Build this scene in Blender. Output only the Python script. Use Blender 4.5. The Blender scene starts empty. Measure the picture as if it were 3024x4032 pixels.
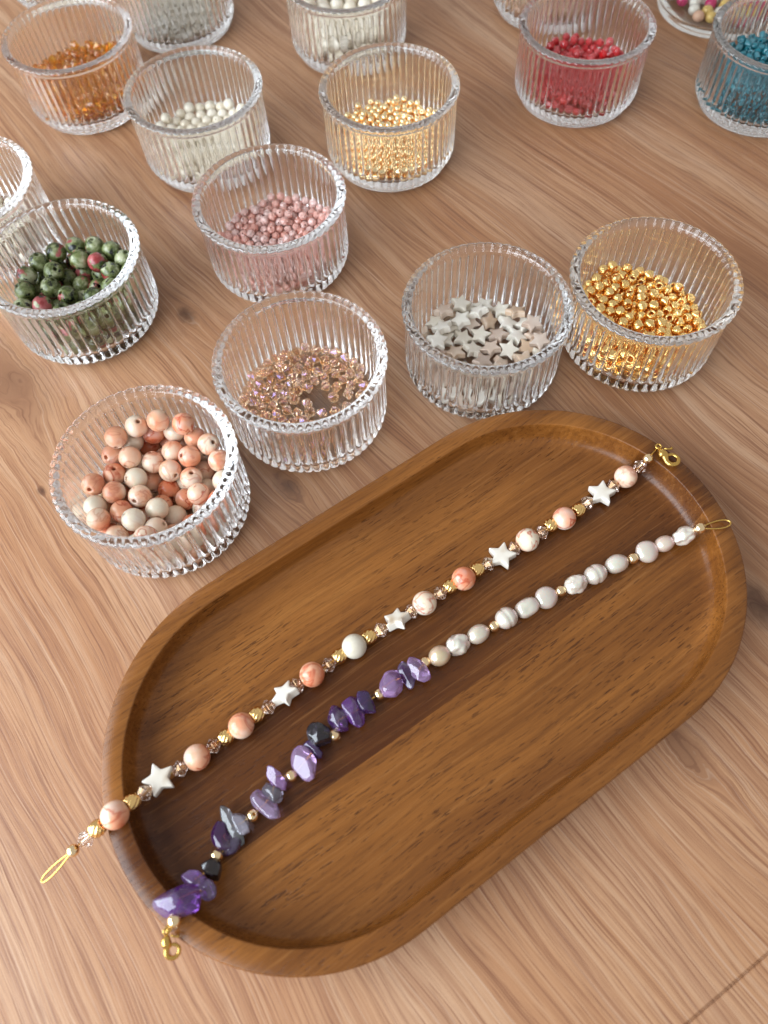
import bpy, bmesh, math, random
import numpy as np
from mathutils import Vector, Matrix, noise as mnoise

# ------------------------------------------------------------------ units
S = 0.033                      # one unit below = rim radius of a glass bowl = 33 mm
rng = random.Random(7)
scene = bpy.context.scene
col = scene.collection

# ------------------------------------------------------------------ camera
F_PX, W_PX, H_PX = 2969.2, 3024, 4032
PITCH, ROLL, CAM_H = math.radians(63.223), math.radians(-4.536), 7.844
fwd = Vector((0, math.cos(PITCH), -math.sin(PITCH)))
right0 = Vector((1, 0, 0)); up0 = right0.cross(fwd)
cr, sr = math.cos(ROLL), math.sin(ROLL)
cam_r = cr * right0 + sr * up0; cam_u = -sr * right0 + cr * up0
cam = bpy.data.cameras.new('camera')
cam_o = bpy.data.objects.new('camera', cam); col.objects.link(cam_o)
M = Matrix((cam_r, cam_u, -fwd)).transposed().to_4x4()
M.translation = Vector((0, 0, CAM_H * S)); cam_o.matrix_world = M
cam.sensor_fit = 'HORIZONTAL'; cam.sensor_width = 36; cam.lens = 36 * F_PX / W_PX
cam.clip_start = 0.01; cam.clip_end = 20
cam.dof.use_dof = True; cam.dof.focus_distance = 8.75 * S; cam.dof.aperture_fstop = 14
scene.camera = cam_o

# ------------------------------------------------------------------ world, lamps, exposure
world = bpy.data.worlds.new('World'); scene.world = world; world.use_nodes = True
bg = world.node_tree.nodes['Background']
bg.inputs[0].default_value = (1.0, 0.98, 0.97, 1); bg.inputs[1].default_value = 0.53
def lamp(name, loc, target, sx, sy, power, colour):
    l = bpy.data.lights.new(name, 'AREA'); l.shape = 'RECTANGLE'; l.size = sx; l.size_y = sy
    l.energy = power; l.color = colour
    o = bpy.data.objects.new(name, l); col.objects.link(o)
    o.location = loc
    o.rotation_euler = (Vector(target) - Vector(loc)).to_track_quat('-Z', 'Y').to_euler()
    return o
TC = Vector((0.0, 0.14, 0.0))
lamp('window_light', TC + Vector((-0.76, -0.32, 0.44)), TC, 1.25, 0.80, 26.0, (0.81, 0.915, 1.0))
vs = scene.view_settings
vs.view_transform = 'Standard'; vs.look = 'None'; vs.gamma = 1.0; vs.exposure = 0.0; vs.use_curve_mapping = False
cy = scene.cycles
cy.use_denoising = True; cy.max_bounces = 40; cy.transmission_bounces = 36; cy.glossy_bounces = 36
cy.diffuse_bounces = 4; cy.transparent_max_bounces = 8; cy.sample_clamp_indirect = 10.0; cy.blur_glossy = 0.4

# ------------------------------------------------------------------ picture -> place
def unproj(px, py, z):
    d = fwd * F_PX + cam_r * (px - W_PX / 2) - cam_u * (py - H_PX / 2)
    t = (z - CAM_H) / d.z
    return Vector((0, 0, CAM_H)) + d * t

# ------------------------------------------------------------------ node helper
class NT:
    def __init__(s, name):
        s.m = bpy.data.materials.new(name); s.m.use_nodes = True
        s.t = s.m.node_tree; s.b = s.t.nodes['Principled BSDF']
        s.out = s.t.nodes['Material Output']
    def n(s, kind, **kw):
        x = s.t.nodes.new(kind)
        for k, v in kw.items(): setattr(x, k, v)
        return x
    def put(s, sock, v):
        if isinstance(v, bpy.types.NodeSocket): s.t.links.new(v, sock)
        elif v is not None:
            if isinstance(v, (tuple, list)) and len(v) == 3 and sock.type == 'RGBA': v = (*v, 1)
            sock.default_value = v
    def set(s, **kw):
        for k, v in kw.items(): s.put(s.b.inputs[k.replace('_', ' ')], v)
    def math(s, op, a, b=None, c=None, clamp=False):
        x = s.n('ShaderNodeMath', operation=op, use_clamp=clamp)
        for i, v in enumerate((a, b, c)): s.put(x.inputs[i], v)
        return x.outputs[0]
    def vmath(s, op, a, b=None):
        x = s.n('ShaderNodeVectorMath', operation=op); s.put(x.inputs[0], a); s.put(x.inputs[1], b)
        return x
    def mix(s, f, a, b, mode='MIX'):
        x = s.n('ShaderNodeMix', data_type='RGBA', blend_type=mode)
        s.put(x.inputs[0], f); s.put(x.inputs[6], a); s.put(x.inputs[7], b)
        return x.outputs[2]
    def ramp(s, f, stops, interp='LINEAR'):
        x = s.n('ShaderNodeValToRGB'); x.color_ramp.interpolation = interp
        e = x.color_ramp.elements
        while len(e) < len(stops): e.new(0.5)
        for q, (p, c) in zip(e, stops):
            q.position = p; q.color = (*c, 1) if isinstance(c, tuple) else (c, c, c, 1)
        s.put(x.inputs[0], f); return x.outputs[0]
    def noise(s, vec, scale=1, detail=3, rough=.5, dist=0, w=None):
        x = s.n('ShaderNodeTexNoise', noise_dimensions='4D' if w is not None else '3D')
        s.put(x.inputs['Vector'], vec); s.put(x.inputs['Scale'], scale); s.put(x.inputs['Detail'], detail)
        s.put(x.inputs['Roughness'], rough); s.put(x.inputs['Distortion'], dist)
        if w is not None: s.put(x.inputs['W'], w)
        return x.outputs[0]
    def mapping(s, vec, scale=(1, 1, 1), rot=(0, 0, 0), loc=(0, 0, 0)):
        x = s.n('ShaderNodeMapping'); s.put(x.inputs[0], vec)
        x.inputs['Scale'].default_value = scale; x.inputs['Rotation'].default_value = rot
        x.inputs['Location'].default_value = loc
        return x.outputs[0]
    def obj(s): return s.n('ShaderNodeTexCoord').outputs['Object']
    def pos(s): return s.n('ShaderNodeNewGeometry').outputs['Position']
    def info(s): return s.n('ShaderNodeObjectInfo').outputs
    def bump(s, h, strength=.3, dist=.001):
        x = s.n('ShaderNodeBump'); x.inputs['Strength'].default_value = strength
        x.inputs['Distance'].default_value = dist; s.put(x.inputs['Height'], h)
        s.put(s.b.inputs['Normal'], x.outputs[0])

# ------------------------------------------------------------------ materials
def wood_table():
    t = NT('table_wood')
    p = t.vmath('MULTIPLY', t.pos(), (1 / S,) * 3).outputs[0]
    ang = math.radians(-56)
    g = t.mapping(p, rot=(0, 0, -ang))
    # gentle waviness of the grain
    w1 = t.noise(t.mapping(g, scale=(.10, .30, 1)), 1, 2, .5)
    w2 = t.noise(t.mapping(g, scale=(.35, .9, 1), loc=(3, 9, 0)), 1, 2, .5)
    off = t.math('ADD', t.math('MULTIPLY', t.math('SUBTRACT', w1, .5), 1.3), t.math('MULTIPLY', t.math('SUBTRACT', w2, .5), .35))
    sep = t.n('ShaderNodeSeparateXYZ'); t.put(sep.inputs[0], g)
    v = t.math('ADD', sep.outputs[1], off)
    u = sep.outputs[0]
    knots_dark = None; ring = None
    for (kx, ky, size, z0) in KNOTS:
        c = Matrix.Rotation(-ang, 2) @ Vector((kx, ky))
        du = t.math('MULTIPLY', t.math('SUBTRACT', u, c.x), .55)
        dv = t.math('SUBTRACT', sep.outputs[1], c.y)
        wob = t.math('MULTIPLY', t.math('SUBTRACT', t.noise(p, 3.0 / max(size, .12) * .25, 3, .6), .5), size * 1.1)
        d = t.math('ADD', t.math('SQRT', t.math('ADD', t.math('POWER', du, 2), t.math('POWER', dv, 2))), wob)
        # the grain bends round the knot
        bend = t.math('MULTIPLY', t.math('EXPONENT', t.math('MULTIPLY', d, -.9 / size)), size * .8)
        sgn = t.math('TANH', t.math('DIVIDE', dv, size * .5))
        v = t.math('SUBTRACT', v, t.math('MULTIPLY', bend, sgn))
        dark = t.math('MULTIPLY', t.ramp(t.math('DIVIDE', d, size), [(0.0, 1.0), (.35, .75), (1.0, 0.0)]), z0)
        knots_dark = dark if knots_dark is None else t.math('MAXIMUM', knots_dark, dark)
    cmb = t.n('ShaderNodeCombineXYZ'); t.put(cmb.inputs[0], u); t.put(cmb.inputs[1], v)
    q = cmb.outputs[0]
    broad = t.noise(t.mapping(q, scale=(.07, 1.0, 1)), 1, 3, .55)
    streak = t.noise(t.mapping(q, scale=(.15, 8, 1)), 1, 4, .62)
    fine = t.noise(t.mapping(q, scale=(.55, 30, 1), loc=(5, 1, 0)), 1, 4, .65)
    pore = t.noise(t.mapping(q, scale=(2.0, 62, 1), loc=(2, 7, 0)), 1, 3, .6)
    c = t.ramp(broad, [(.30, (.41, .187, .082)), (.50, (.47, .245, .124)), (.70, (.53, .312, .184))])
    c = t.mix(t.math('MULTIPLY', t.ramp(streak, [(.36, 1.0), (.55, 0.0)]), .55), c, (.27, .108, .050))
    c = t.mix(t.math('MULTIPLY', t.ramp(streak, [(.52, 0.0), (.72, 1.0)]), .40), c, (.56, .37, .25))
    c = t.mix(t.math('MULTIPLY', t.ramp(fine, [(.36, 1.0), (.47, 0.0)]), .72), c, (.215, .082, .040))
    c = t.mix(t.math('MULTIPLY', t.ramp(pore, [(.34, 1.0), (.45, 0.0)]), .5), c, (.20, .08, .04))
    line = t.noise(t.mapping(q, scale=(.28, 44, 1), loc=(8, 4, 0)), 1, 3, .55)
    c = t.mix(t.math('MULTIPLY', t.ramp(line, [(.37, 1.0), (.42, 0.0)]), .5), c, (.19, .070, .034))
    c = t.mix(t.math('MULTIPLY', t.ramp(line, [(.60, 0.0), (.66, 1.0)]), .4), c, (.60, .41, .29))
    c = t.mix(t.math('MULTIPLY', t.noise(p, 40, 2, .6), .16), c, (.24, .13, .08))
    c = t.mix(knots_dark, c, (.085, .034, .018))
    t.set(Base_Color=c, Roughness=t.math('ADD', t.math('MULTIPLY', fine, .16), .34), IOR=1.45)
    t.b.inputs['Specular IOR Level'].default_value = .5
    t.bump(t.math('ADD', t.math('MULTIPLY', fine, .7), t.math('MULTIPLY', pore, .5)), .22, .0006)
    return t.m
def kn(px, py, size, dark):
    v = unproj(px, py, 0); return (v.x, v.y, size, dark)
KNOTS = [kn(735, 1240, .13, .85), kn(40, 1500, .55, .45), kn(3010, 2400, .26, .95), kn(1135, 1915, .16, .8), kn(165, 1935, .06, .9), kn(2700, 2950, .22, .35)]

TR_C, TR_A, TR_HL, TR_RO, TR_RI = Vector((.410, 2.155)), .535, 1.552, 1.943, 1.731
def wood_tray():
    t = NT('acacia_wood')
    p = t.vmath('MULTIPLY', t.obj(), (1 / S,) * 3).outputs[0]     # tray axis = local x
    w = t.noise(t.mapping(p, scale=(.35, .8, .8)), 1, 2, .5)
    sep = t.n('ShaderNodeSeparateXYZ'); t.put(sep.inputs[0], p)
    v = t.math('ADD', sep.outputs[1], t.math('MULTIPLY', t.math('SUBTRACT', w, .5), .22))
    vs_ = t.math('ADD', sep.outputs[1], t.math('MULTIPLY', t.math('SUBTRACT', w, .5), .03))
    cmb = t.n('ShaderNodeCombineXYZ')
    stave = t.ramp(t.math('MULTIPLY_ADD', vs_, .25, .5), STAVES, 'CONSTANT')
    st = t.n('ShaderNodeSeparateColor'); t.put(st.inputs[0], stave)
    t.put(cmb.inputs[0], t.math('ADD', sep.outputs[0], t.math('MULTIPLY', st.outputs[0], 40)))
    t.put(cmb.inputs[1], v); t.put(cmb.inputs[2], sep.outputs[2])
    q = cmb.outputs[0]
    broad = t.noise(t.mapping(q, scale=(.28, 2.6, 1.5)), 1, 3, .55)
    streak = t.noise(t.mapping(q, scale=(.7, 30, 14)), 1, 4, .6)
    fib = t.noise(t.mapping(q, scale=(4, 150, 70)), 1, 3, .6)
    pore = t.noise(t.mapping(q, scale=(6.5, 62, 30), loc=(3, 3, 3)), 1, 2, .45)
    pmask = t.noise(t.mapping(q, scale=(.5, 1.4, 1)), 1, 2, .5)
    tone = t.math('ADD', t.math('MULTIPLY', broad, .75), t.math('MULTIPLY', t.math('SUBTRACT', st.outputs[1], .5), 1.0))
    c = t.ramp(tone, [(.12, (.070, .018, .0030)), (.36, (.152, .049, .0085)), (.60, (.270, .097, .0185)), (.85, (.39, .162, .038))])
    c = t.mix(t.math('MULTIPLY', t.ramp(streak, [(.36, 1.0), (.52, 0.0)]), .32), c, (.058, .018, .005))
    c = t.mix(t.math('MULTIPLY', t.ramp(streak, [(.55, 0.0), (.74, 1.0)]), .35), c, (.34, .15, .045))
    c = t.mix(t.math('MULTIPLY', t.ramp(fib, [(.35, 1.0), (.55, 0.0)]), .25), c, (.06, .02, .006))
    pd = t.math('MULTIPLY', t.ramp(pore, [(.345, 1.0), (.395, 0.0)]), t.ramp(pmask, [(.38, .25), (.58, 1.0)]))
    c = t.mix(t.math('MULTIPLY', pd, .7), c, (.040, .011, .003))
    t.set(Base_Color=c, Roughness=t.math('ADD', t.math('MULTIPLY', fib, .12), .19), IOR=1.46)
    t.b.inputs['Specular IOR Level'].default_value = .36
    t.bump(t.math('SUBTRACT', t.math('MULTIPLY', fib, .35), pd), .30, .0005)
    return t.m
# stave joints across the tray: local y * .25 + .5 ; colour = (grain shift, tone, -)
STAVES = [(0.0, (.30, .60, 0)), (.385, (.72, .37, 0)), (.625, (.15, .64, 0))]

def glass_mat(name, colour=(1, 1, 1), rough=0.0, ior=1.5):
    t = NT(name); t.set(Base_Color=colour, Roughness=rough, IOR=ior)
    t.b.inputs['Transmission Weight'].default_value = 1.0
    return t.m

def marble_mat():
    t = NT('peach_marble'); o = t.obj(); i = t.info(); rnd = i['Random']
    w = t.math('MULTIPLY', rnd, 97)
    k = 1 / (S * .127)
    n1 = t.noise(o, k * .42, 3, .45, .4, w)
    n2 = t.noise(o, k * .45, 3, .5, .9, t.math('ADD', w, 13))
    n3 = t.noise(o, k * .55, 2, .45, 0, t.math('ADD', w, 31))
    oc = t.n('ShaderNodeSeparateColor'); t.put(oc.inputs[0], i['Color'])        # object colour: (peachness, veins)
    sh = t.math('ADD', n1, t.math('MULTIPLY', t.math('SUBTRACT', oc.outputs[0], .5), .46))
    c = t.ramp(sh, [(.32, (.78, .68, .53)), (.46, (.82, .58, .42)), (.58, (.80, .40, .24)), (.76, (.68, .21, .10))])
    c = t.mix(t.ramp(n3, [(.55, 0.0), (.75, .55)]), c, (.80, .74, .70))
    vein = t.ramp(t.math('ABSOLUTE', t.math('SUBTRACT', n2, .5)), [(0.0, 1.0), (.010, .75), (.040, 0.0)])
    vein = t.math('MULTIPLY', vein, oc.outputs[1])
    c = t.mix(vein, c, (.50, .095, .04))
    t.set(Base_Color=c, Roughness=.16, IOR=1.5)
    t.b.inputs['Subsurface Weight'].default_value = .12
    t.b.inputs['Subsurface Radius'].default_value = (1, .5, .3); t.b.inputs['Subsurface Scale'].default_value = .0008
    return t.m
def cream_mat():
    t = NT('cream_stone'); n = t.noise(t.obj(), 300, 3, .6)
    t.set(Base_Color=t.ramp(n, [(.3, (.60, .53, .41)), (.7, (.70, .64, .53))]), Roughness=.25); return t.m
def zoisite_mat():
    t = NT('green_speckled_stone'); o = t.obj(); rnd = t.info()['Random']
    oc = t.n('ShaderNodeSeparateColor'); t.put(oc.inputs[0], t.info()['Color'])  # object colour: (tone, red patches)
    w = t.math('MULTIPLY', rnd, 83); k = 1 / (S * .132)
    n1 = t.noise(o, k * .9, 4, .65, .5, w); n2 = t.noise(o, k * 1.6, 4, .65, .4, t.math('ADD', w, 11))
    n3 = t.noise(o, k * .65, 3, .5, .5, t.math('ADD', w, 23))
    tone = t.math('ADD', n1, t.math('MULTIPLY', t.math('SUBTRACT', oc.outputs[0], .5), .20))
    c = t.ramp(tone, [(.36, (.024, .032, .009)), (.46, (.078, .098, .026)), (.56, (.175, .205, .075)), (.68, (.42, .43, .27))])
    c = t.mix(t.ramp(t.math('ADD', n3, t.math('MULTIPLY', oc.outputs[1], .14)), [(.635, 0.0), (.67, 1.0)]), c, t.ramp(n1, [(.4, (.26, .030, .030)), (.6, (.46, .12, .12))]))
    c = t.mix(t.ramp(n2, [(.40, 1.0), (.45, 0.0)]), c, (.008, .010, .008))
    t.set(Base_Color=c, Roughness=.24); return t.m
def shell_mat():
    t = NT('mother_of_pearl'); o = t.obj(); i = t.info(); rnd = i['Random']
    base = i['Color']
    lay = t.noise(t.mapping(o, scale=(60, 60, 900)), 1, 3, .5, 0, t.math('MULTIPLY', rnd, 30))
    c = t.mix(t.ramp(lay, [(.42, 0.0), (.62, .35)]), base, (.85, .80, .73))
    t.set(Base_Color=c, Roughness=.22)
    t.b.inputs['Coat Weight'].default_value = .35; t.b.inputs['Coat Roughness'].default_value = .08
    return t.m
def white_shell_mat():
    t = NT('white_shell'); o = t.obj(); rnd = t.info()['Random']
    lay = t.noise(t.mapping(o, scale=(120, 120, 1100)), 1, 2, .5, 0, t.math('MULTIPLY', rnd, 30))
    t.set(Base_Color=t.ramp(lay, [(.40, (.80, .75, .67)), (.58, (.76, .69, .59)), (.70, (.55, .43, .31))]), Roughness=.2)
    t.b.inputs['Coat Weight'].default_value = .4; t.b.inputs['Coat Roughness'].default_value = .06
    return t.m
def gold_mat(name, colour, rough):
    t = NT(name); n = t.noise(t.obj(), 700, 2, .5)
    t.set(Base_Color=colour, Metallic=1.0, Roughness=t.math('ADD', t.math('MULTIPLY', n, .08), rough)); return t.m
def crystal_mat(name, colour, rough=.02, ior=1.56, film=0, trans=1.0, spread=0.0):
    t = NT(name)
    if spread:
        f = t.math('FRACT', t.math('MULTIPLY', t.info()['Random'], 6.7))
        c = t.mix(f, colour, tuple(min(1, x + (1 - x) * spread) for x in colour))
    else: c = colour
    t.set(Base_Color=c, Roughness=rough, IOR=ior)
    t.b.inputs['Transmission Weight'].default_value = trans
    if film:
        t.b.inputs['Thin Film Thickness'].default_value = film; t.b.inputs['Thin Film IOR'].default_value = 1.9
    return t.m
def pearl_mat():
    t = NT('freshwater_pearl'); i = t.info(); o = t.obj()
    n = t.noise(o, 260, 3, .5)
    c = t.mix(t.math('MULTIPLY', n, .30), i['Color'], (.76, .66, .56))
    t.set(Base_Color=t.mix(.10, c, (.42, .36, .32)), Roughness=.26, IOR=1.6, Metallic=.24)
    t.b.inputs['Coat Weight'].default_value = .8; t.b.inputs['Coat Roughness'].default_value = .07
    t.b.inputs['Thin Film Thickness'].default_value = 420; t.b.inputs['Thin Film IOR'].default_value = 2.1
    t.b.inputs['Subsurface Weight'].default_value = .15; t.b.inputs['Subsurface Scale'].default_value = .0006
    return t.m
def amethyst_mat():
    t = NT('tumbled_amethyst'); i = t.info(); o = t.obj()
    w = t.math('MULTIPLY', i['Random'], 50)
    n = t.noise(o, 170, 4, .6, .7, w)
    pale = t.mix(.55, i['Color'], (.62, .54, .66))
    dark = t.mix(.5, i['Color'], (.02, .008, .03))
    c = t.mix(t.ramp(n, [(.48, 0.0), (.66, 1.0)]), i['Color'], pale)
    c = t.mix(t.ramp(n, [(.30, .7), (.44, 0.0)]), c, dark)
    t.set(Base_Color=c, Roughness=.06, IOR=1.54)
    t.b.inputs['Transmission Weight'].default_value = .74
    t.b.inputs['Coat Weight'].default_value = .4; t.b.inputs['Coat Roughness'].default_value = .03
    return t.m
def plain(name, colour, rough=.3):
    t = NT(name); n = t.noise(t.obj(), 400, 2)
    t.set(Base_Color=t.mix(t.math('MULTIPLY', n, .3), colour, tuple(x * .8 for x in colour)), Roughness=rough); return t.m
def by_colour(name, rough, trans=0.0):
    t = NT(name); t.set(Base_Color=t.info()['Color'], Roughness=rough); t.b.inputs['Transmission Weight'].default_value = trans; return t.m

MAT = dict(table=wood_table(), tray=wood_tray(), glass=glass_mat('clear_glass'), glass_warm=glass_mat('clear_glass_smooth', (.99, 1, .97)),
           marble=marble_mat(), cream=cream_mat(), zoisite=zoisite_mat(), shell=shell_mat(), white_shell=white_shell_mat(),
           gold=gold_mat('gold_plate', (.96, .65, .26), .09), gold_pale=gold_mat('pale_gold_plate', (.98, .76, .46), .10),
           gold_small=gold_mat('light_gold_plate', (1.0, .78, .45), .12), wire=gold_mat('gold_wire', (.68, .43, .12), .22),
           champagne=crystal_mat('champagne_crystal', (.88, .60, .36), film=150, spread=.30),
           rose=crystal_mat('rose_crystal', (.86, .66, .55), film=120, spread=.3),
           pink=crystal_mat('pale_pink_crystal', (1.0, .50, .40), rough=.02, film=0, trans=.32, spread=.45),
           red=crystal_mat('red_crystal', (.75, .012, .018), rough=.05, film=0, trans=.35, spread=.12),
           amber=crystal_mat('amber_crystal', (.95, .46, .035), film=0, trans=.9, spread=.15),
           teal=crystal_mat('teal_glass', (.002, .28, .36), rough=.05, trans=.4, spread=.10),
           ivory=crystal_mat('ivory_glass', (.86, .78, .64), rough=.15, trans=.35, spread=.3),
           pearl=pearl_mat(), amethyst=amethyst_mat(), mixed=by_colour('coloured_bead', .2), white_bead=by_colour('white_bead', .22))

# ------------------------------------------------------------------ mesh helpers (coordinates in bowl radii)
def mesh(name, verts, faces, mat, smooth=True):
    me = bpy.data.meshes.new(name)
    me.from_pydata([(x * S, y * S, z * S) for x, y, z in verts], [], faces)
    me.materials.append(mat)
    me.polygons.foreach_set('use_smooth', [smooth] * len(me.polygons)); me.update()
    return me
def lathe(rows, seg, closed=False, rfun=None):
    """rows: (r, z); returns verts, faces of a surface of revolution; closed joins last row to first"""
    V, Fc = [], []
    for j, (r, z) in enumerate(rows):
        for i in range(seg):
            a = 2 * math.pi * i / seg
            rr = rfun(j, a, r, z) if rfun else r
            V.append((rr * math.cos(a), rr * math.sin(a), z))
    n = len(rows)
    for j in range(n if closed else n - 1):
        k = (j + 1) % n
        for i in range(seg):
            i2 = (i + 1) % seg
            Fc.append((j * seg + i, j * seg + i2, k * seg + i2, k * seg + i))
    return V, Fc
def tube(path, rad, seg=8, close=False):
    V, Fc = [], []
    P = [Vector(p) for p in path]; n = len(P)
    R_ = rad if isinstance(rad, (list, tuple)) else [rad] * n
    prev = None
    for i in range(n):
        d = (P[(i + 1) % n] - P[i - 1]) if close else (P[min(i + 1, n - 1)] - P[max(i - 1, 0)])
        d.normalize()
        a = prev if prev is not None else (Vector((0, 0, 1)) if abs(d.z) < .9 else Vector((1, 0, 0)))
        a = (a - d * a.dot(d)).normalized(); prev = a
        b = d.cross(a)
        for k in range(seg):
            t = 2 * math.pi * k / seg
            V.append(tuple(P[i] + (a * math.cos(t) + b * math.sin(t)) * R_[i]))
    for i in range(n if close else n - 1):
        i2 = (i + 1) % n
        for k in range(seg):
            k2 = (k + 1) % seg
            Fc.append((i * seg + k, i * seg + k2, i2 * seg + k2, i2 * seg + k))
    if not close:
        Fc.append(tuple(range(seg))[::-1]); Fc.append(tuple((n - 1) * seg + k for k in range(seg)))
    return V, Fc
def join(*parts):
    V, Fc = [], []
    for v, f in parts:
        o = len(V); V += v; Fc += [tuple(i + o for i in q) for q in f]
    return V, Fc
def ico(sub):
    bm = bmesh.new(); bmesh.ops.create_icosphere(bm, subdivisions=sub, radius=1)
    v = [x.co.copy() for x in bm.verts]; f = [tuple(q.index for q in p.verts) for p in bm.faces]; bm.free()
    return v, f

names_used = {}
def link(name, data, loc=(0, 0, 0), rot=None, parent=None, scale=None, colour=None):
    o = bpy.data.objects.new(name, data); col.objects.link(o)
    o.location = Vector(loc) * S
    if rot is not None:
        o.rotation_mode = 'QUATERNION'; o.rotation_quaternion = rot
    if parent is not None: o.parent = parent; o.location = Vector(loc) * S - parent.location
    if scale is not None: o.scale = scale
    if colour is not None: o.color = (*colour, 1)
    return o
def tag(o, label, cat, group=None):
    o['label'] = label; o['category'] = cat
    if group: o['group'] = group
    return o

# ------------------------------------------------------------------ bead meshes
def drilled(r, hole=.20, seg=24, nr=14):
    a0 = math.asin(hole); rows = []
    for i in range(nr + 1):
        a = a0 + (math.pi - 2 * a0) * i / nr
        rows.append((r * math.sin(a), r * math.cos(a)))
    rows += [(r * hole * .93, -r * math.cos(a0) * .93), (r * hole * .9, 0), (r * hole * .93, r * math.cos(a0) * .93)]
    return lathe(rows, seg, closed=True)
def fluted(r, seg=80, n=10, twist=.9):
    rows = []
    for i in range(11):
        z = -.80 + 1.6 * i / 10
        rows.append((r * math.sqrt(max(0, 1 - (z * .86) ** 2)), r * z))
    def rf(j, a, rr, z):
        ph = (a + twist * z / r) * n / 2
        return rr * (1 - .20 * (1 - abs(math.cos(ph))) ** .9) if j < 11 else rr
    rows += [(r * .47, r * .80), (r * .42, r * .6), (r * .42, -r * .6), (r * .47, -r * .80)]
    return lathe(rows, seg, closed=True, rfun=rf)
def bicone(r, l, seg=8):
    h = l / 2
    return lathe([(r * .28, -h), (r * .96, -h * .10), (r, 0), (r * .96, h * .10), (r * .28, h), (r * .22, h * .9), (r * .22, -h * .9)], seg, closed=True)
def faceted(r, seg=8):
    def rf(j, a, rr, z): return rr
    rows = [(r * .22, -r * .86), (r * .62, -r * .74), (r * .95, -r * .30), (r * .95, r * .30), (r * .62, r * .74), (r * .22, r * .86), (r * .2, 0)]
    V, Fc = lathe(rows, seg, closed=True)
    V2 = []
    for k, (x, y, z) in enumerate(V):
        j = k // seg
        if j in (1, 2, 4): pass
        if j in (2, 4):
            a = math.pi / seg; x, y = x * math.cos(a) - y * math.sin(a), x * math.sin(a) + y * math.cos(a)
        V2.append((x, y, z))
    return V2, Fc
def ring_bead(ro, ri, h, seg=14):
    return lathe([(ri, -h), (ro * .9, -h), (ro, -h * .6), (ro, h * .6), (ro * .9, h), (ri, h)], seg, closed=True)
def star(r, h, inner=.50):
    """puffed five-pointed star with rounded edges and a drilled hole's dimple at a tip"""
    def outline(sc, rnd):
        pts = []
        for k in range(10):
            a = math.pi / 2 + k * math.pi / 5
            rr = r if k % 2 == 0 else r * inner
            pts.append(Vector((rr * math.cos(a), rr * math.sin(a))))
        out = []
        for k in range(10):
            p0, p1, p2 = pts[k - 1], pts[k], pts[(k + 1) % 10]
            f = .20 if k % 2 == 0 else .16
            a_, b_ = p1.lerp(p0, f), p1.lerp(p2, f)
            for t in (0, .33, .67, 1):
                out.append(((a_.lerp(p1, t)).lerp(p1.lerp(b_, t), t)) * sc)
        return out
    V, Fc = [], []; rings = [(.0, .52, 1), (.60, .515, 1), (.90, .50, 1), (.975, .455, 1), (1, .36, 1), (1, -.36, 1), (.975, -.455, 1), (.90, -.50, 1), (.6, -.515, 1), (.0, -.52, 1)]
    n = 40
    for sc, z, _ in rings:
        o = outline(max(sc, .02), 0)
        V += [(p.x, p.y, z * h) for p in o]
    for j in range(len(rings) - 1):
        for i in range(n):
            i2 = (i + 1) % n
            Fc.append((j * n + i, (j + 1) * n + i, (j + 1) * n + i2, j * n + i2))
    return V, Fc
R_P, R_Z, R_F, R_G = .128, .132, .080, .057
ME = dict(
    marble=mesh('marble_bead', *drilled(R_P), MAT['marble']),
    cream=mesh('cream_bead', *drilled(R_P), MAT['cream']),
    zoisite=mesh('speckled_bead', *drilled(R_Z), MAT['zoisite']),
    fluted=mesh('fluted_bead', *fluted(R_F), MAT['gold']),
    fluted_small=mesh('fluted_bead_small', *fluted(.068, seg=60), MAT['gold']),
    gold=mesh('round_gold_bead', *drilled(R_G, .3, 20, 10), MAT['gold_pale']),
    gold_small=mesh('small_gold_bead', *drilled(.052, .34, 12, 7), MAT['gold_small']),
    bicone=mesh('bicone', *bicone(.082, .158), MAT['rose'], False),
    bicone_champ=mesh('bicone_champagne', *bicone(.072, .134), MAT['champagne'], False),
    amber=mesh('amber_bicone', *bicone(.082, .145), MAT['amber'], False),
    pink=mesh('pink_faceted', *faceted(.062, 6), MAT['pink'], False),
    red=mesh('red_faceted', *faceted(.066), MAT['red'], False),
    teal=mesh('teal_tube', *ring_bead(.045, .022, .048, 10), MAT['teal']),
    ivory=mesh('ivory_bead', *ring_bead(.055, .02, .045, 12), MAT['ivory']),
    pearl=mesh('round_pearl', *drilled(.085, .12, 18, 10), MAT['white_bead']),
    big_pearl=mesh('large_pearl', *drilled(.115, .1, 20, 12), MAT['white_bead']),
    mixed=mesh('mixed_bead', *drilled(.095, .15, 18, 10), MAT['mixed']),
    star=mesh('shell_star', *star(.150, .085), MAT['shell']),
    white_star=mesh('white_star', *star(.168, .095), MAT['white_shell']),
)

# ------------------------------------------------------------------ table
SEAM_A, SEAM_B = Vector((2.304, -1.150)), Vector((3.081, -.718))
sd = (SEAM_B - SEAM_A).normalized(); sn = Vector((-sd.y, sd.x))     # sn points away from the near edge, into the table
def plank(name, a0, a1, b0, b1, parent):
    """board between offsets b0..b1 across the seam direction, softened upper edges"""
    e = .012; V = []; z0 = -.03
    for (aa, bb, zz) in [(0, 0, z0), (0, 0, -e), (e, e, 0)]:
        for (x, y) in ((a0 + aa, b0 + bb), (a1 - aa, b0 + bb), (a1 - aa, b1 - bb), (a0 + aa, b1 - bb)):
            p = SEAM_A + sd * x + sn * y; V.append((p.x, p.y, zz))
    Fc = [(3, 2, 1, 0), (8, 9, 10, 11)]
    for j in (0, 4):
        for i in range(4): Fc.append((j + i, j + (i + 1) % 4, j + 4 + (i + 1) % 4, j + 4 + i))
    return link(name, mesh(name, V, Fc, MAT['table'], False), parent=parent)
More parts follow.
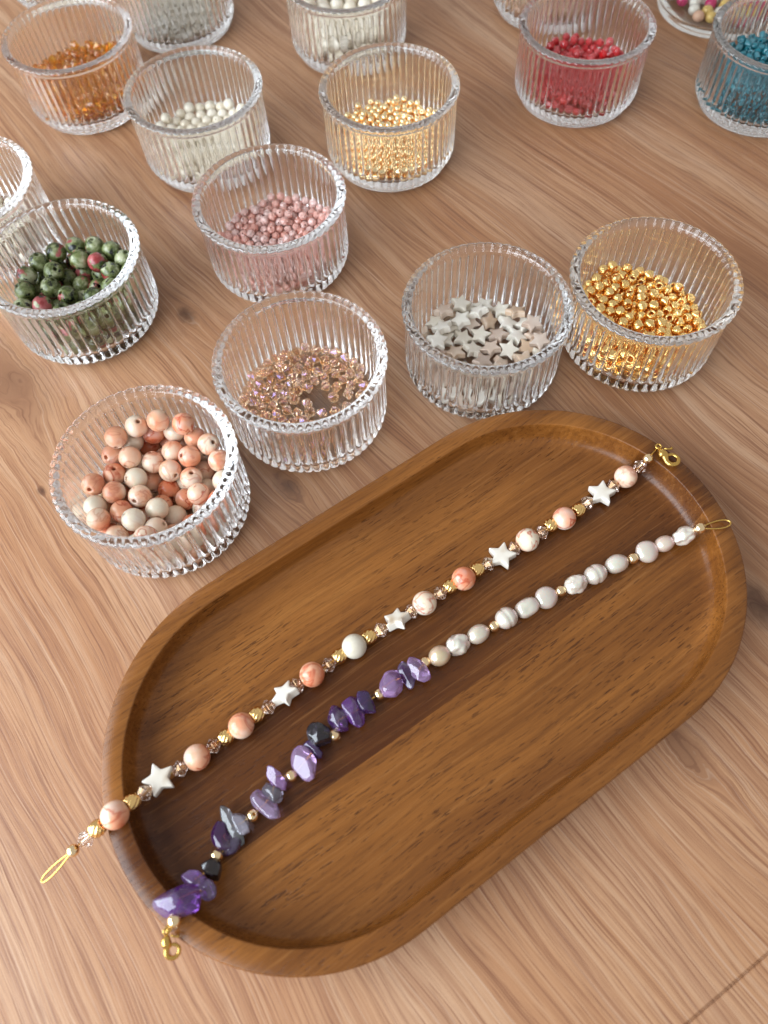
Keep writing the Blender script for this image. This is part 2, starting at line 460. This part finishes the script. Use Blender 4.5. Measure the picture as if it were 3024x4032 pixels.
table = link('table_top', None, (0, 5, -.9)); table['kind'] = 'structure'
def bed():                                                    # the sheet the two boards lie on, seen only down the groove
    V = []
    for z in (-.99, -.03):
        for (x, y) in ((-30, -3.9), (26, -3.9), (26, 34), (-30, 34)):
            p = SEAM_A + sd * x + sn * y; V.append((p.x, p.y, z))
    return V, [(3, 2, 1, 0), (4, 5, 6, 7), (0, 1, 5, 4), (1, 2, 6, 5), (2, 3, 7, 6), (3, 0, 4, 7)]
link('under_board', mesh('under_board', *bed(), MAT['table'], False), parent=table)
plank('plank', -30, 26, .010, 34, table)
plank('plank', -30, 26, -3.9, -.010, table)

# ------------------------------------------------------------------ tray
RIM_Z, FLOOR_Z = .50, .185
def stadium(r, hl, z, n=40):
    out = []
    for i in range(n + 1):
        a = -math.pi / 2 + math.pi * i / n; out.append((hl + r * math.cos(a), r * math.sin(a), z))
    for k in range(1, 12): out.append((hl - 2 * hl * k / 12, r, z))
    for i in range(n + 1):
        a = math.pi / 2 + math.pi * i / n; out.append((-hl + r * math.cos(a), r * math.sin(a), z))
    for k in range(1, 12): out.append((-hl + 2 * hl * k / 12, -r, z))
    return out
def build_tray():
    prof = [(.12, 0), (.06, .02), (.025, .08), (.006, .25), (0, .42), (.002, .475), (.010, .493), (.022, .50), (.198, .50), (.208, .497), (.2125, .488),
            (.2145, .45), (.219, .38), (.230, .31), (.255, .250), (.300, .210), (.365, .190), (.46, .185), (.70, .185), (1.1, .185), (1.5, .185), (1.90, .185)]
    V, Fc = [], []
    for d, z in prof: V += stadium(TR_RO - d, TR_HL, z)
    n = len(V) // len(prof)
    for j in range(len(prof) - 1):
        for i in range(n):
            i2 = (i + 1) % n; Fc.append((j * n + i, j * n + i2, (j + 1) * n + i2, (j + 1) * n + i))
    Fc.append(tuple(range(n))[::-1]); Fc.append(tuple((len(prof) - 1) * n + i for i in range(n)))
    me = mesh('serving_tray', V, Fc, MAT['tray'])
    return me
tray = link('serving_tray', build_tray(), (TR_C.x, TR_C.y, .004)); tray.rotation_euler = (0, 0, TR_A)
tag(tray, 'oval brown wooden tray with raised rim holding the two bracelets', 'tray')

# ------------------------------------------------------------------ glass bowls
BH = 1.094
def lobed(n_rib, depth):
    r_ = random.Random(n_rib); dv = [r_.uniform(.82, 1.15) for _ in range(n_rib + 1)]
    def f(amp, a):
        x = (a * n_rib / (2 * math.pi) + .5) % 1 * 2 - 1; c = (math.sqrt(1 - .95 * x * x) - .2236) / .7764; k = dv[int(a * n_rib / (2 * math.pi) + .5) % n_rib]
        return 1 - amp * depth * (1 - c) - amp * .004 * (k - 1) * c + amp * .0015 * math.sin(3 * a + 1)
    return f
def bowl_mesh(name, n_rib, foot, per=12):
    f = lobed(n_rib, .033)
    if not foot:
        rows = [(.01, .030, 0), (.54, .030, 0), (.60, .012, 0), (.66, .002, 0), (.76, .0, 0), (.825, .010, .2), (.872, .032, .6), (.908, .062, .9), (.937, .100, 1), (.955, .150, 1), (.959, .21, 1),
                (.960, .35, 1), (.962, .62, 1), (.964, .86, 1), (.962, .93, .95), (.958, .965, .6), (.962, .99, .35), (.978, 1.012, .5), (.994, 1.03, .52), (1.0, 1.047, .58)]
    else:
        rows = [(.01, .030, 0), (.54, .030, 0), (.60, .012, 0), (.66, .002, 0), (.82, .0, 0), (.872, .006, 0), (.885, .03, 0), (.890, .06, 0), (.91, .085, .3), (.94, .12, .9), (.955, .18, 1),
                (.960, .35, 1), (.962, .62, 1), (.964, .88, 1), (.962, .94, .8), (.958, .97, .3), (.964, .995, .2), (.980, 1.015, .35), (.995, 1.033, .5), (1.0, 1.05, .6)]
    rows += [(.999, 1.064, .54), (.990, 1.079, .45), (.972, 1.0885, .30), (.946, 1.0930, .15), (.912, 1.0940, .06), (.892, 1.090, 0), (.876, 1.076, 0), (.870, 1.05, 0),
             (.866, .85, 0), (.862, .55, 0), (.857, .30, 0), (.848, .235, 0), (.825, .19, 0), (.78, .162, 0), (.70, .148, 0), (.55, .146, 0), (.30, .152, 0), (.01, .155, 0)]
    V, Fc = lathe([(r, z) for r, z, _ in rows], n_rib * per, rfun=lambda j, a, r, z: r * f(rows[j][2], a) if rows[j][2] else r)
    seg = n_rib * per
    Fc.append(tuple(range(seg))[::-1]); Fc.append(tuple((len(rows) - 1) * seg + i for i in range(seg)))
    me = mesh(name, V, Fc, MAT['glass']); me.polygons[-1].use_smooth = False; me.polygons[-2].use_smooth = False
    return me
BOWL_A = bowl_mesh('ribbed_bowl', 54, False); BOWL_B = bowl_mesh('footed_ribbed_bowl', 56, True)
G_B = 'ribbed glass bowls of beads on the table'
BOWLS = {  # key: (x, y, mesh, label)
 'peach': (-2.488, 4.235, BOWL_A, 'ribbed clear glass bowl holding peach and cream marbled round beads'),
 'champ': (-.814, 5.438, BOWL_A, 'ribbed clear glass bowl sparsely filled with champagne crystal beads'),
 'star': (1.384, 5.988, BOWL_A, 'ribbed clear glass bowl of white and tan shell stars'),
 'gold': (3.394, 6.201, BOWL_A, 'ribbed clear glass bowl of fluted gold beads'),
 'green': (-3.762, 7.326, BOWL_A, 'ribbed clear glass bowl of speckled dark green stone beads'),
 'pink': (-1.156, 8.076, BOWL_A, 'ribbed clear glass bowl of small pale pink crystals'),
 'sgold': (.542, 10.091, BOWL_B, 'ribbed clear glass bowl of tiny smooth round gold beads'),
 'pearl': (-2.236, 10.379, BOWL_B, 'ribbed clear glass bowl with a low layer of round white pearls'),
 'red': (3.546, 11.170, BOWL_B, 'ribbed clear glass bowl of red faceted crystals'),
 'amber': (-4.218, 11.930, BOWL_B, 'ribbed clear glass bowl of amber orange crystals'),
 'teal': (6.279, 10.621, BOWL_B, 'ribbed clear glass bowl of teal blue glass beads'),
 'topwhite': (.050, 12.857, BOWL_B, 'ribbed clear glass bowl of large white beads behind the tiny gold beads'),
 'pale': (-2.861, 13.841, BOWL_B, 'ribbed clear glass bowl of ivory seed beads behind the amber crystals'),
 'leftcut': (-5.307, 8.784, BOWL_A, 'ribbed clear glass bowl with a few white beads next to the green stone beads'),
 'behindred': (3.525, 13.563, BOWL_B, 'ribbed clear glass bowl of tan beads behind the red crystals'),
 'behindamber': (-5.10, 15.30, BOWL_B, 'ribbed clear glass bowl of white beads behind the amber crystals'),
}
for i, (k, (x, y, me, lab)) in enumerate(BOWLS.items()):
    o = link('glass_bowl', me, (x, y, .006)); o.rotation_euler = (0, 0, rng.uniform(0, 6.28)); tag(o, lab, 'bowl', G_B)
# smooth, thick-footed glass bowl
def clear_bowl():
    rows = [(.01, .0), (.60, .0), (.85, .0), (.915, .018), (.94, .055), (.948, .12), (.95, .22), (.955, .34), (.975, .55), (1.0, .70), (1.0, .73), (.98, .745), (.955, .73),
            (.95, .70), (.925, .50), (.90, .30), (.88, .17), (.85, .125), (.78, .11), (.40, .11), (.01, .11)]
    V, Fc = lathe(rows, 72); n = 72
    Fc.append(tuple(range(n))[::-1]); Fc.append(tuple((len(rows) - 1) * n + i for i in range(n)))
    return mesh('smooth_bowl', V, Fc, MAT['glass_warm'])
CX, CY = 6.279, 13.087
o = link('smooth_glass_bowl', clear_bowl(), (CX, CY, .006)); tag(o, 'smooth clear glass bowl of mixed coloured beads behind the teal beads', 'bowl')

# ------------------------------------------------------------------ packing beads into bowls
def pack(n, r, seed, ri=.855, zf=.152, flat=1.0, drift=(0, 0), outward=0.0, iters=240, core=None, top=None):
    R = np.random.RandomState(seed); lim = ri - r
    a = R.rand(n) * 2 * np.pi; q = lim * np.sqrt(R.rand(n))
    h = n * (2 * r) ** 3 / flat / (math.pi * lim * lim) * 1.1 + r
    P = np.stack([q * np.cos(a), q * np.sin(a), zf + r + R.rand(n) * h], 1)
    for it in range(iters):
        last = it > iters - 40
        if not last:
            P[:, 2] -= r * .16
            P[:, 0] += drift[0] * r * .1; P[:, 1] += drift[1] * r * .1
            if outward:
                d = np.hypot(P[:, 0], P[:, 1]) + 1e-6; P[:, :2] *= (1 + outward * r * .1 / d)[:, None]
            if it < iters * .6: P += R.randn(n, 3) * r * .03
        for _ in range(2):
            D = P[:, None] - P[None]; D[:, :, 2] *= flat
            L = np.sqrt((D ** 2).sum(2)) + np.eye(n) * 9
            ov = np.clip(2 * r - L, 0, None)
            Fm = (ov / L)[:, :, None] * D
            Fm[:, :, 2] /= flat
            P += Fm.sum(1) * .38
            rad = np.hypot(P[:, 0], P[:, 1]); over = rad > lim
            P[over, :2] *= (lim / rad[over])[:, None]
            fl = zf + r / flat + np.clip(np.hypot(P[:, 0], P[:, 1]) - (ri - .16), 0, None) ** 2 * 1.4
            P[:, 2] = np.maximum(P[:, 2], fl)
            if core:
                rc, hc = core; rad = np.hypot(P[:, 0], P[:, 1]); ins = (rad < rc) & (P[:, 2] < hc)
                P[ins, 2] += (hc - P[ins, 2]) * .5
    return P
def rand_rot(lean=None):
    if lean is None:
        q = [rng.gauss(0, 1) for _ in range(4)]; from mathutils import Quaternion
        return Quaternion(q).normalized()
    ax = Vector((rng.gauss(0, 1), rng.gauss(0, 1), 0)).normalized()
    return Matrix.Rotation(rng.gauss(0, lean), 3, ax).to_quaternion() @ Matrix.Rotation(rng.uniform(0, 6.28), 3, 'Z').to_quaternion()
def fill(key, name, me, n, r, label, group, seed, keep=300, lean=None, colours=None, at=None, classes=None, **kw):
    x, y = at if at else BOWLS[key][:2]
    P = pack(n, r, seed, **kw)
    # those that show: high ones, and the ones against the wall on the viewer's side
    vis = P[:, 2] * 1.3 + np.clip(np.hypot(P[:, 0], P[:, 1]) - .6, 0, None) * (P[:, 1] < .2) * 2.2
    order = np.argsort(-vis)
    rest = []
    lim = kw.get('ri', .855) - r; zf = kw.get('zf', .152)
    rad = np.hypot(P[:, 0], P[:, 1])
    def where(i):
        d = np.hypot(P[:, 0] - P[i, 0], P[:, 1] - P[i, 1]); above = (P[:, 2] > P[i, 2] + .5 * r) & (d < 1.5 * r)
        if rad[i] > lim - .25 * r: return ', touching the glass wall'
        if P[i, 2] < zf + 1.5 * r: return ', down on the bottom'
        return ', between other beads' if above.any() else ', on top of the heap'
    for c, i in enumerate(order):
        loc = (x + P[i, 0], y + P[i, 1], P[i, 2]); rot = rand_rot(lean)
        if c < keep:
            lab, cs = label, colours
            if classes: _, lab, cs = rng.choices(classes, [q[0] for q in classes])[0]
            o = link(name, me, loc, rot, colour=rng.choice(cs) if cs else None)
            tag(o, lab + where(i), 'bead', group)
        else: rest.append((loc, rot))
    if rest:
        mv = [v.co for v in me.vertices]; mf = [tuple(p.vertices) for p in me.polygons]; V, Fc = [], []
        for loc, rot in rest:
            o0 = len(V); b = Vector(loc)
            V += [tuple(rot @ (v / S) + b) for v in mv]; Fc += [tuple(q + o0 for q in f) for f in mf]
        o = link(name + '_heap', mesh(name + '_heap', V, Fc, me.materials[0], me.polygons[0].use_smooth))
        o['kind'] = 'stuff'; o['label'] = label.replace(' bead ', ' beads ', 1).replace(' crystal ', ' crystals ', 1) + ', lower part of the heap'; o['category'] = 'beads'
WHITE = [(.88, .80, .67), (.86, .77, .62), (.84, .74, .58)]
fill('peach', 'marble_bead', ME['marble'], 78, R_P, '', 'marbled beads in their bowl', 3, outward=.5,
     classes=[(.27, 'plain cream drilled stone bead in a glass bowl', [(.12, .05, 0), (.2, .1, 0), (.28, .12, 0)]),
              (.40, 'pale peach drilled bead with faint veins in a glass bowl', [(.45, .5, 0), (.52, .6, 0), (.58, .4, 0)]),
              (.33, 'orange peach bead with dark red veins in a glass bowl', [(.68, .9, 0), (.76, 1, 0), (.85, .9, 0)])])
fill('green', 'speckled_stone_bead', ME['zoisite'], 66, R_Z, '', 'green stone beads in their bowl', 5, outward=.3,
     classes=[(.72, 'green stone bead with black specks in a glass bowl', [(.3, 0, 0), (.5, 0, 0), (.65, 0, 0), (.8, 0, 0)]),
              (.28, 'green stone bead with a red patch in a glass bowl', [(.5, 1, 0), (.7, .85, 0), (.8, 1.1, 0)])])
fill('star', 'shell_star_bead', ME['star'], 58, .125, '', 'shell stars in their bowl', 8, flat=2.1, lean=.42, outward=.35,
     classes=[(.55, 'small white shell star loose in a glass bowl', [(.88, .82, .72), (.84, .76, .63)]), (.60, 'small tan shell star loose in a glass bowl', [(.62, .43, .29), (.54, .39, .30), (.66, .48, .36)])])
fill('champ', 'crystal_bicone_bead', ME['bicone_champ'], 110, .068, 'champagne faceted crystal bead in its glass bowl', 'champagne crystals in their bowl', 11, outward=.13, drift=(-.18, .14))
fill('gold', 'fluted_gold_bead', ME['fluted_small'], 370, .066, 'fluted gold bead with wide hole lying in the bowl', 'fluted gold beads in their bowl', 13, drift=(-.28, -.1))
fill('sgold', 'tiny_gold_bead', ME['gold_small'], 430, .052, 'tiny smooth round gold bead in a glass bowl', 'tiny gold beads in their bowl', 17, core=(.5, .26), iters=170)
fill('pink', 'pink_crystal_bead', ME['pink'], 360, .060, 'small pale pink faceted crystal in a glass bowl', 'pink crystals in their bowl', 19, iters=190)
fill('red', 'red_crystal_bead', ME['red'], 300, .066, 'small red faceted crystal in a glass bowl', 'red crystals in their bowl', 23, iters=190)
fill('amber', 'amber_crystal_bead', ME['amber'], 270, .072, 'amber orange faceted crystal in a glass bowl', 'amber crystals in their bowl', 29, iters=190)
fill('teal', 'teal_glass_bead', ME['teal'], 430, .052, 'small teal blue glass tube bead in a glass bowl', 'teal beads in their bowl', 31, core=(.62, .55), iters=170)
fill('pearl', 'white_pearl_bead', ME['pearl'], 92, .085, 'round white pearl bead lying low in a glass bowl', 'white pearls in their bowl', 37, colours=WHITE)
fill('pale', 'ivory_seed_bead', ME['ivory'], 240, .058, 'tiny ivory seed bead in a glass bowl', 'ivory seed beads in their bowl', 41, iters=150)
fill('topwhite', 'large_white_bead', ME['big_pearl'], 84, .115, 'large white bead in the bowl behind the tiny gold beads', 'large white beads in their bowl', 43, colours=WHITE)
fill('leftcut', 'loose_white_bead', ME['pearl'], 34, .085, 'white bead in the bowl next to the green stone beads', 'white beads by the green ones', 47, colours=WHITE)
fill('behindred', 'tan_bead', ME['mixed'], 60, .095, 'tan bead in the bowl behind the red crystals', 'tan beads in their bowl', 53, colours=[(.55, .34, .20), (.62, .42, .27), (.50, .27, .16)])
fill('behindamber', 'plain_white_bead', ME['mixed'], 40, .095, 'white bead in the far bowl behind the amber crystals', 'white beads in the far bowl', 59, colours=WHITE)
fill(None, 'mixed_bead', ME['mixed'], 46, .095, '', 'mixed beads in the smooth bowl', 61, at=(CX, CY), ri=.84, zf=.12,
     classes=[(.4, 'white bead in the smooth glass bowl', [(.80, .76, .70)]), (.2, 'peach bead in the smooth glass bowl', [(.75, .45, .32)]), (.2, 'yellow gold bead in the smooth glass bowl', [(.80, .58, .05), (.70, .48, .15)]), (.2, 'magenta bead in the smooth glass bowl', [(.55, .02, .14)])])

# ------------------------------------------------------------------ bracelets
def seg_quat(d, spin=0.0):
    return Vector(d).to_track_quat('Z', 'Y') @ Matrix.Rotation(spin, 3, 'Z').to_quaternion()
def thread(points, rad=.010):
    return tube(points, rad, 6)
def wire_loop(base, tip, width, lift=0.0, rad=.009):
    """closed teardrop of wire from base to tip"""
    b, t = Vector(base), Vector(tip); ax = t - b; L = ax.length; ax.normalize()
    side = ax.cross(Vector((0, 0, 1))).normalized()
    pts = []
    for k in range(33):
        a = 2 * math.pi * k / 32
        u = (1 - math.cos(a)) / 2
        s = math.sin(a) * math.sin(a / 2) ** 1.2 * width
        pts.append(b + ax * (L * u) + side * s + Vector((0, 0, lift * u)))
    return tube(pts, rad, 7)
def clasp(parent, at, direction, normal, size=1.0):
    """lobster clasp: teardrop body with a hook ring, a lever and a small eye"""
    d = Vector(direction).normalized(); n = Vector(normal); n = (n - d * n.dot(d)).normalized(); s = d.cross(n)
    at = Vector(at)
    def P(u, v, w=0): return tuple(at + (d * u + s * v + n * w) * size)
    # body: from the eye end, swelling, round the hook opening
    path, rad = [], []
    for k in range(22):
        t = k / 21
        if t < .38:
            q = t / .38; path.append(P(.04 + .11 * q, .035 * math.sin(q * 2.2) * 1.0)); rad.append(size * (.022 + .034 * math.sin(min(1, q * 1.05) * math.pi * .80)))
        else:
            q = (t - .38) / .62; a = math.radians(125 - 320 * q)
            path.append(P(.215 + .068 * math.cos(a), .068 * math.sin(a) - .002)); rad.append(size * (.030 - .013 * q))
    body = link('clasp', mesh('clasp', *tube(path, rad, 10), MAT['wire']), (0, 0, 0), parent=parent)
    eye = [P(.0 + .030 * math.cos(a), .0 + .030 * math.sin(a)) for a in [2 * math.pi * k / 20 for k in range(20)]]
    e = link('clasp_eye', mesh('clasp_eye', *tube(eye, .011 * size, 7, True), MAT['wire'])); e.parent = body
    lev = [P(.055, -.03), P(.085, -.060), P(.10, -.085), P(.098, -.105)]
    l = link('lever', mesh('lever', *tube(lev, [.014 * size, .012 * size, .013 * size, .022 * size], 8), MAT['wire'])); l.parent = body
    g = link('gate', mesh('gate', *tube([P(.16, -.045), P(.195, -.066), P(.235, -.068)], [.014 * size, .012 * size, .010 * size], 8), MAT['wire'])); g.parent = body
    for q in (e, l, g): q.location = (0, 0, 0)
    return body

BASE1 = (.41, 2.155, FLOOR_Z)
br1 = link('bracelet', None, BASE1)
tag(br1, 'bracelet of peach marbled beads, white shell stars, crystals and fluted gold lying across the tray', 'bracelet')
FB = FLOOR_Z + R_P
# (kind, px, py, height)
S1 = [('g', 287, 3349, .47), ('B', 338, 3304, .53), ('G', 384, 3262, .585), ('P', 452, 3209, .62), ('G', 520, 3157, .555), ('B', 568, 3124, .48), ('S', 628, 3069, .41), ('B', 710, 3027, .345),
      ('P', 776, 2982, FB), ('B', 840, 2938, .29), ('G', 890, 2902, .28), ('P', 950, 2857, FB), ('G', 1011, 2814, .28), ('B', 1058, 2784, .28), ('T', 1123, 2733, .29), ('B', 1171, 2700, .29), ('P', 1229, 2656, FB),
      ('B', 1294, 2619, .29), ('G', 1337, 2584, .28), ('K', 1395, 2545, FB), ('G', 1454, 2507, .28), ('B', 1499, 2481, .28), ('T', 1564, 2441, .29), ('B', 1621, 2408, .29), ('P', 1672, 2375, FB),
      ('B', 1733, 2336, .29), ('G', 1772, 2309, .28), ('P', 1826, 2278, FB), ('G', 1879, 2242, .28), ('B', 1923, 2220, .27), ('S', 1976, 2190, .27), ('B', 2027, 2159, .28), ('P', 2077, 2126, FB),
      ('B', 2134, 2096, .29), ('G', 2169, 2068, .285), ('P', 2222, 2041, FB), ('G', 2276, 2008, .29), ('B', 2312, 1980, .285), ('S', 2369, 1944, .285), ('B', 2417, 1914, .30), ('P', 2464, 1877, .335),
      ('B', 2520, 1836, .43), ('g', 2551, 1806, .53)]
P1 = [unproj(x, y, z) for _, x, y, z in S1]
STAR_A = {6: 113, 14: 75, 22: 85, 30: 72, 38: 74}
PEACH = {3: (.72, .7, 0), 8: (.80, .9, 0), 11: (.58, .7, 0), 16: (.80, .8, 0), 24: (.44, .8, 0), 27: (.90, 1, 0), 32: (.50, .9, 0), 35: (.76, 1, 0), 40: (.55, .5, 0)}
NAMES1 = dict(P='marble_bead', K='cream_bead', G='fluted_gold_bead', B='crystal_bicone', g='round_gold_bead', S='star_bead', T='star_bead')
MESH1 = dict(P='marble', K='cream', G='fluted', B='bicone', g='gold', S='white_star', T='white_star')
for i, (k, *_r) in enumerate(S1):
    d = P1[min(i + 1, len(P1) - 1)] - P1[max(i - 1, 0)]
    if k in 'ST':
        q = Matrix.Rotation(math.radians(STAR_A[i] - 90), 3, 'Z').to_quaternion()
        tilt = .10 if k == 'S' else .62
        ax = d.normalized()
        q = Matrix.Rotation(-tilt, 3, ax).to_quaternion() @ q
        if i == 6: q = Matrix.Rotation(.12, 3, Vector((0, 1, 0))).to_quaternion() @ q
        sc = None if k == 'S' else (.92, .92, 1)
        link(NAMES1[k], ME[MESH1[k]], P1[i], q, br1, sc)
    else:
        link(NAMES1[k], ME[MESH1[k]], P1[i], seg_quat(d, rng.uniform(0, 6.28)), br1, colour=PEACH.get(i))
tip1 = unproj(164, 3472, .36)
loop = link('wire_loop', mesh('wire_loop', *wire_loop(P1[0], tip1, .042), MAT['wire'])); loop.parent = br1; loop.location = -br1.location
eye1 = unproj(2592, 1760, .535)
th = link('thread', mesh('thread', *thread(P1 + [eye1]), MAT['wire'])); th.parent = br1; th.location = -br1.location
cl_dir = unproj(2655, 1822, .55) - eye1
def put_clasp(root, at, d, n, size=1.0):
    b = clasp(root, at, d, n, size)
    b.location = -root.location
    return b
put_clasp(br1, eye1 + Vector((0, 0, .01)), cl_dir, (0, 0, 1), 1.0)

# --- second bracelet: pearls and amethyst chips
br2 = link('bracelet', None, (.6, 2.0, FLOOR_Z))
tag(br2, 'bracelet half of white pearls and half of purple amethyst chips with small gold beads', 'bracelet')
ICO4 = ico(4); ICO3 = ico(3)
def pearl_shape(kind, L, D, seed):
    V = []
    off = Vector((seed * 3.1, seed * 1.7, seed * .9))
    for p in ICO4[0]:
        x, y, z = p
        k = 1 + .05 * mnoise.noise(p * 1.3 + off)
        if kind == 'ring': k *= 1 - .13 * math.exp(-((z - .12 + .10 * x) / .085) ** 2)
        if kind == 'knob': k *= 1 + .20 * mnoise.noise(p * 1.9 + off) + .07 * mnoise.noise(p * 4.5 + off)
        if kind == 'bump': k *= 1 + .12 * mnoise.noise(p * 1.6 + off) + .085 * mnoise.noise(p * 6.5 + off)
        if kind == 'barrel':
            f = max(abs(x), abs(y), abs(z)); k *= (.55 + .45 * (1 / max((abs(x) ** 4 + abs(y) ** 4 + abs(z) ** 4) ** .25, .1)))
            k *= 1 + .05 * mnoise.noise(p * 2.2 + off)
        v = p * k
        if kind == 'coin': V.append((v.x * D / 2 * .62, v.y * D / 2, v.z * L / 2))   # flat across local x
        else: V.append((v.x * D / 2, v.y * D / 2, v.z * L / 2))
    return V, ICO4[1]
WH, CRM, PNK, GLD = (.74, .66, .55), (.72, .61, .47), (.71, .53, .42), (.62, .43, .23)
S2 = [('g', 2755, 2079, .48, None), ('knob', 2692, 2109, .36, (.25, .18, WH)), ('oval', 2616, 2141, .29, (.21, .175, PNK)), ('coin', 2547, 2172, .27, (.235, .245, (.69, .57, .48))), ('g', 2491, 2199, .27, None),
      ('oval', 2428, 2220, .285, (.26, .20, WH)), ('ring', 2345, 2261, .29, (.25, .21, WH)), ('bump', 2268, 2300, .285, (.24, .20, WH)), ('g', 2207, 2327, .27, None), ('coin', 2151, 2353, .28, (.24, .24, (.67, .55, .47))),
      ('barrel', 2075, 2392, .285, (.25, .19, WH)), ('ring', 1994, 2433, .295, (.235, .225, WH)), ('g', 1944, 2466, .27, None), ('oval', 1883, 2497, .285, (.245, .19, CRM)), ('knob', 1803, 2539, .29, (.235, .21, WH)),
      ('oval', 1731, 2582, .29, (.225, .205, GLD)), ('g', 1674, 2608, .27, None)]
P2 = [unproj(x, y, z) for _, x, y, z, _ in S2]
for i, (k, x, y, z, prm) in enumerate(S2):
    d = P2[min(i + 1, len(P2) - 1)] - P2[max(i - 1, 0)]
    if k == 'g': link('round_gold_bead', ME['gold'], P2[i], seg_quat(d), br2, (1.06,) * 3)
    else:
        # local x points up for flat pearls
        zc = d.normalized(); xc = Vector((-.1, -.35, 1)); xc = (xc - zc * xc.dot(zc)).normalized(); yc = zc.cross(xc)
        q = Matrix((xc, yc, zc)).transposed().to_quaternion()
        if k == 'ring': q = q @ Matrix.Rotation(rng.uniform(-.15, .15), 3, 'X').to_quaternion()
        link('pearl', mesh('pearl_' + k, *pearl_shape(k, prm[0] * 1.04, prm[1], i + 1), MAT['pearl']), P2[i], q, br2, colour=prm[2])
LIL, PUR, DRK, BLK, GRY, GRN, PAL = (.56, .33, .66), (.24, .065, .40), (.11, .025, .17), (.018, .012, .022), (.30, .27, .34), (.24, .24, .24), (.55, .51, .60)
# (kind, px, py, height, long px, short px, angle of the long axis in the picture (deg, up positive), colour)
S3 = [('c', 1649, 2641, .32, 100, 62, -52, LIL), ('c', 1599, 2656, .28, 92, 58, -60, DRK), ('c', 1545, 2691, .30, 100, 84, 62, LIL), ('g', 1494, 2733, .27),
      ('c', 1439, 2766, .29, 100, 66, -62, (.10, .04, .19)), ('c', 1388, 2809, .30, 118, 72, -68, PUR), ('c', 1333, 2836, .30, 102, 66, -68, DRK), ('g', 1317, 2895, .27),
      ('c', 1255, 2895, .30, 104, 82, -65, BLK), ('c', 1233, 2952, .28, 76, 52, -38, (.14, .06, .26)), ('c', 1200, 3006, .30, 116, 82, -52, (.62, .40, .70)), ('g', 1146, 3055, .27),
      ('c', 1087, 3060, .31, 106, 50, -48, (.48, .27, .58)), ('c', 1075, 3124, .28, 84, 70, -60, GRY), ('c', 1041, 3169, .30, 140, 64, -50, (.58, .42, .66)), ('g', 994, 3211, .28),
      ('c', 952, 3241, .30, 88, 66, -62, PAL), ('c', 915, 3253, .29, 146, 48, -62, GRN), ('c', 876, 3295, .31, 106, 64, -72, DRK), ('c', 909, 3332, .27, 84, 54, 40, (.10, .05, .17)), ('g', 853, 3368, .30),
      ('c', 829, 3422, .33, 96, 72, -50, (.022, .010, .010)), ('c', 768, 3462, .42, 90, 62, -20, (.32, .16, .46)), ('c', 812, 3500, .40, 84, 54, -50, (.34, .24, .48)), ('c', 704, 3552, .54, 182, 104, 14, (.20, .04, .42)),
      ('g', 686, 3624, .58)]
def chip_shape(a, b, c, seed):
    V = []; off = Vector((seed * 2.3, seed * 5.1, seed * 1.3)); r_ = random.Random(seed * 17)
    cuts = [(Vector((r_.gauss(0, 1), r_.gauss(0, 1), r_.gauss(0, 1))).normalized(), r_.uniform(.60, .86)) for _ in range(11)]
    for p in ICO4[0]:
        k = 1 + .22 * mnoise.noise(p * .9 + off) + .06 * mnoise.noise(p * 2.4 + off)
        v = p * k
        for n, h in cuts:                                   # tumbled facets: press towards a plane, rounded off
            e = v.dot(n) - h
            if e > 0: v = v - n * (e * .92)
        V.append((v.x * a * 1.22, v.y * b * 1.22, v.z * c * 1.15))
    return V, ICO4[1]
P3 = []
for i, s in enumerate(S3):
    k, x, y, z = s[:4]; P = unproj(x, y, z); P3.append(P)
    if k == 'g':
        link('round_gold_bead', ME['gold'], P, rand_rot(), br2, (1.06,) * 3); continue
    Lp, Sp, an, colr = s[4:]
    dep = (P - Vector((0, 0, CAM_H))).dot(fwd)
    a, b = Lp / 2 * dep / F_PX, Sp / 2 * dep / F_PX
    ang = math.radians(an)
    Q = unproj(x + 50 * math.cos(ang), y - 50 * math.sin(ang), z) - P
    xa = Q.normalized(); up = Vector((0, -.25, 1)); up = (up - xa * up.dot(xa)).normalized(); ya = up.cross(xa)
    q = Matrix((xa, ya, up)).transposed().to_quaternion()
    link('amethyst_chip', mesh('amethyst_chip', *chip_shape(a, b, min(b * .9, .12), i + 3), MAT['amethyst']), P, q, br2, colour=colr)
loop2 = link('wire_loop', mesh('wire_loop', *wire_loop(P2[0], unproj(2024 + 1415 * .6028, 1500 + 925 * .6028, .555), .062), MAT['wire'])); loop2.parent = br2; loop2.location = -br2.location
eye2 = unproj(655, 3668, .60)
order = [P for P in P2] + [P3[j] for j in range(len(P3))] + [eye2]
th = link('thread', mesh('thread', *thread(order), MAT['wire'])); th.parent = br2; th.location = -br2.location
lp = link('wire_loop', mesh('wire_loop', *wire_loop(P3[-1], eye2, .03), MAT['wire'])); lp.parent = br2; lp.location = -br2.location
put_clasp(br2, eye2, Vector((.06, -.22, -.10)), (.4, -.4, .8), .8)
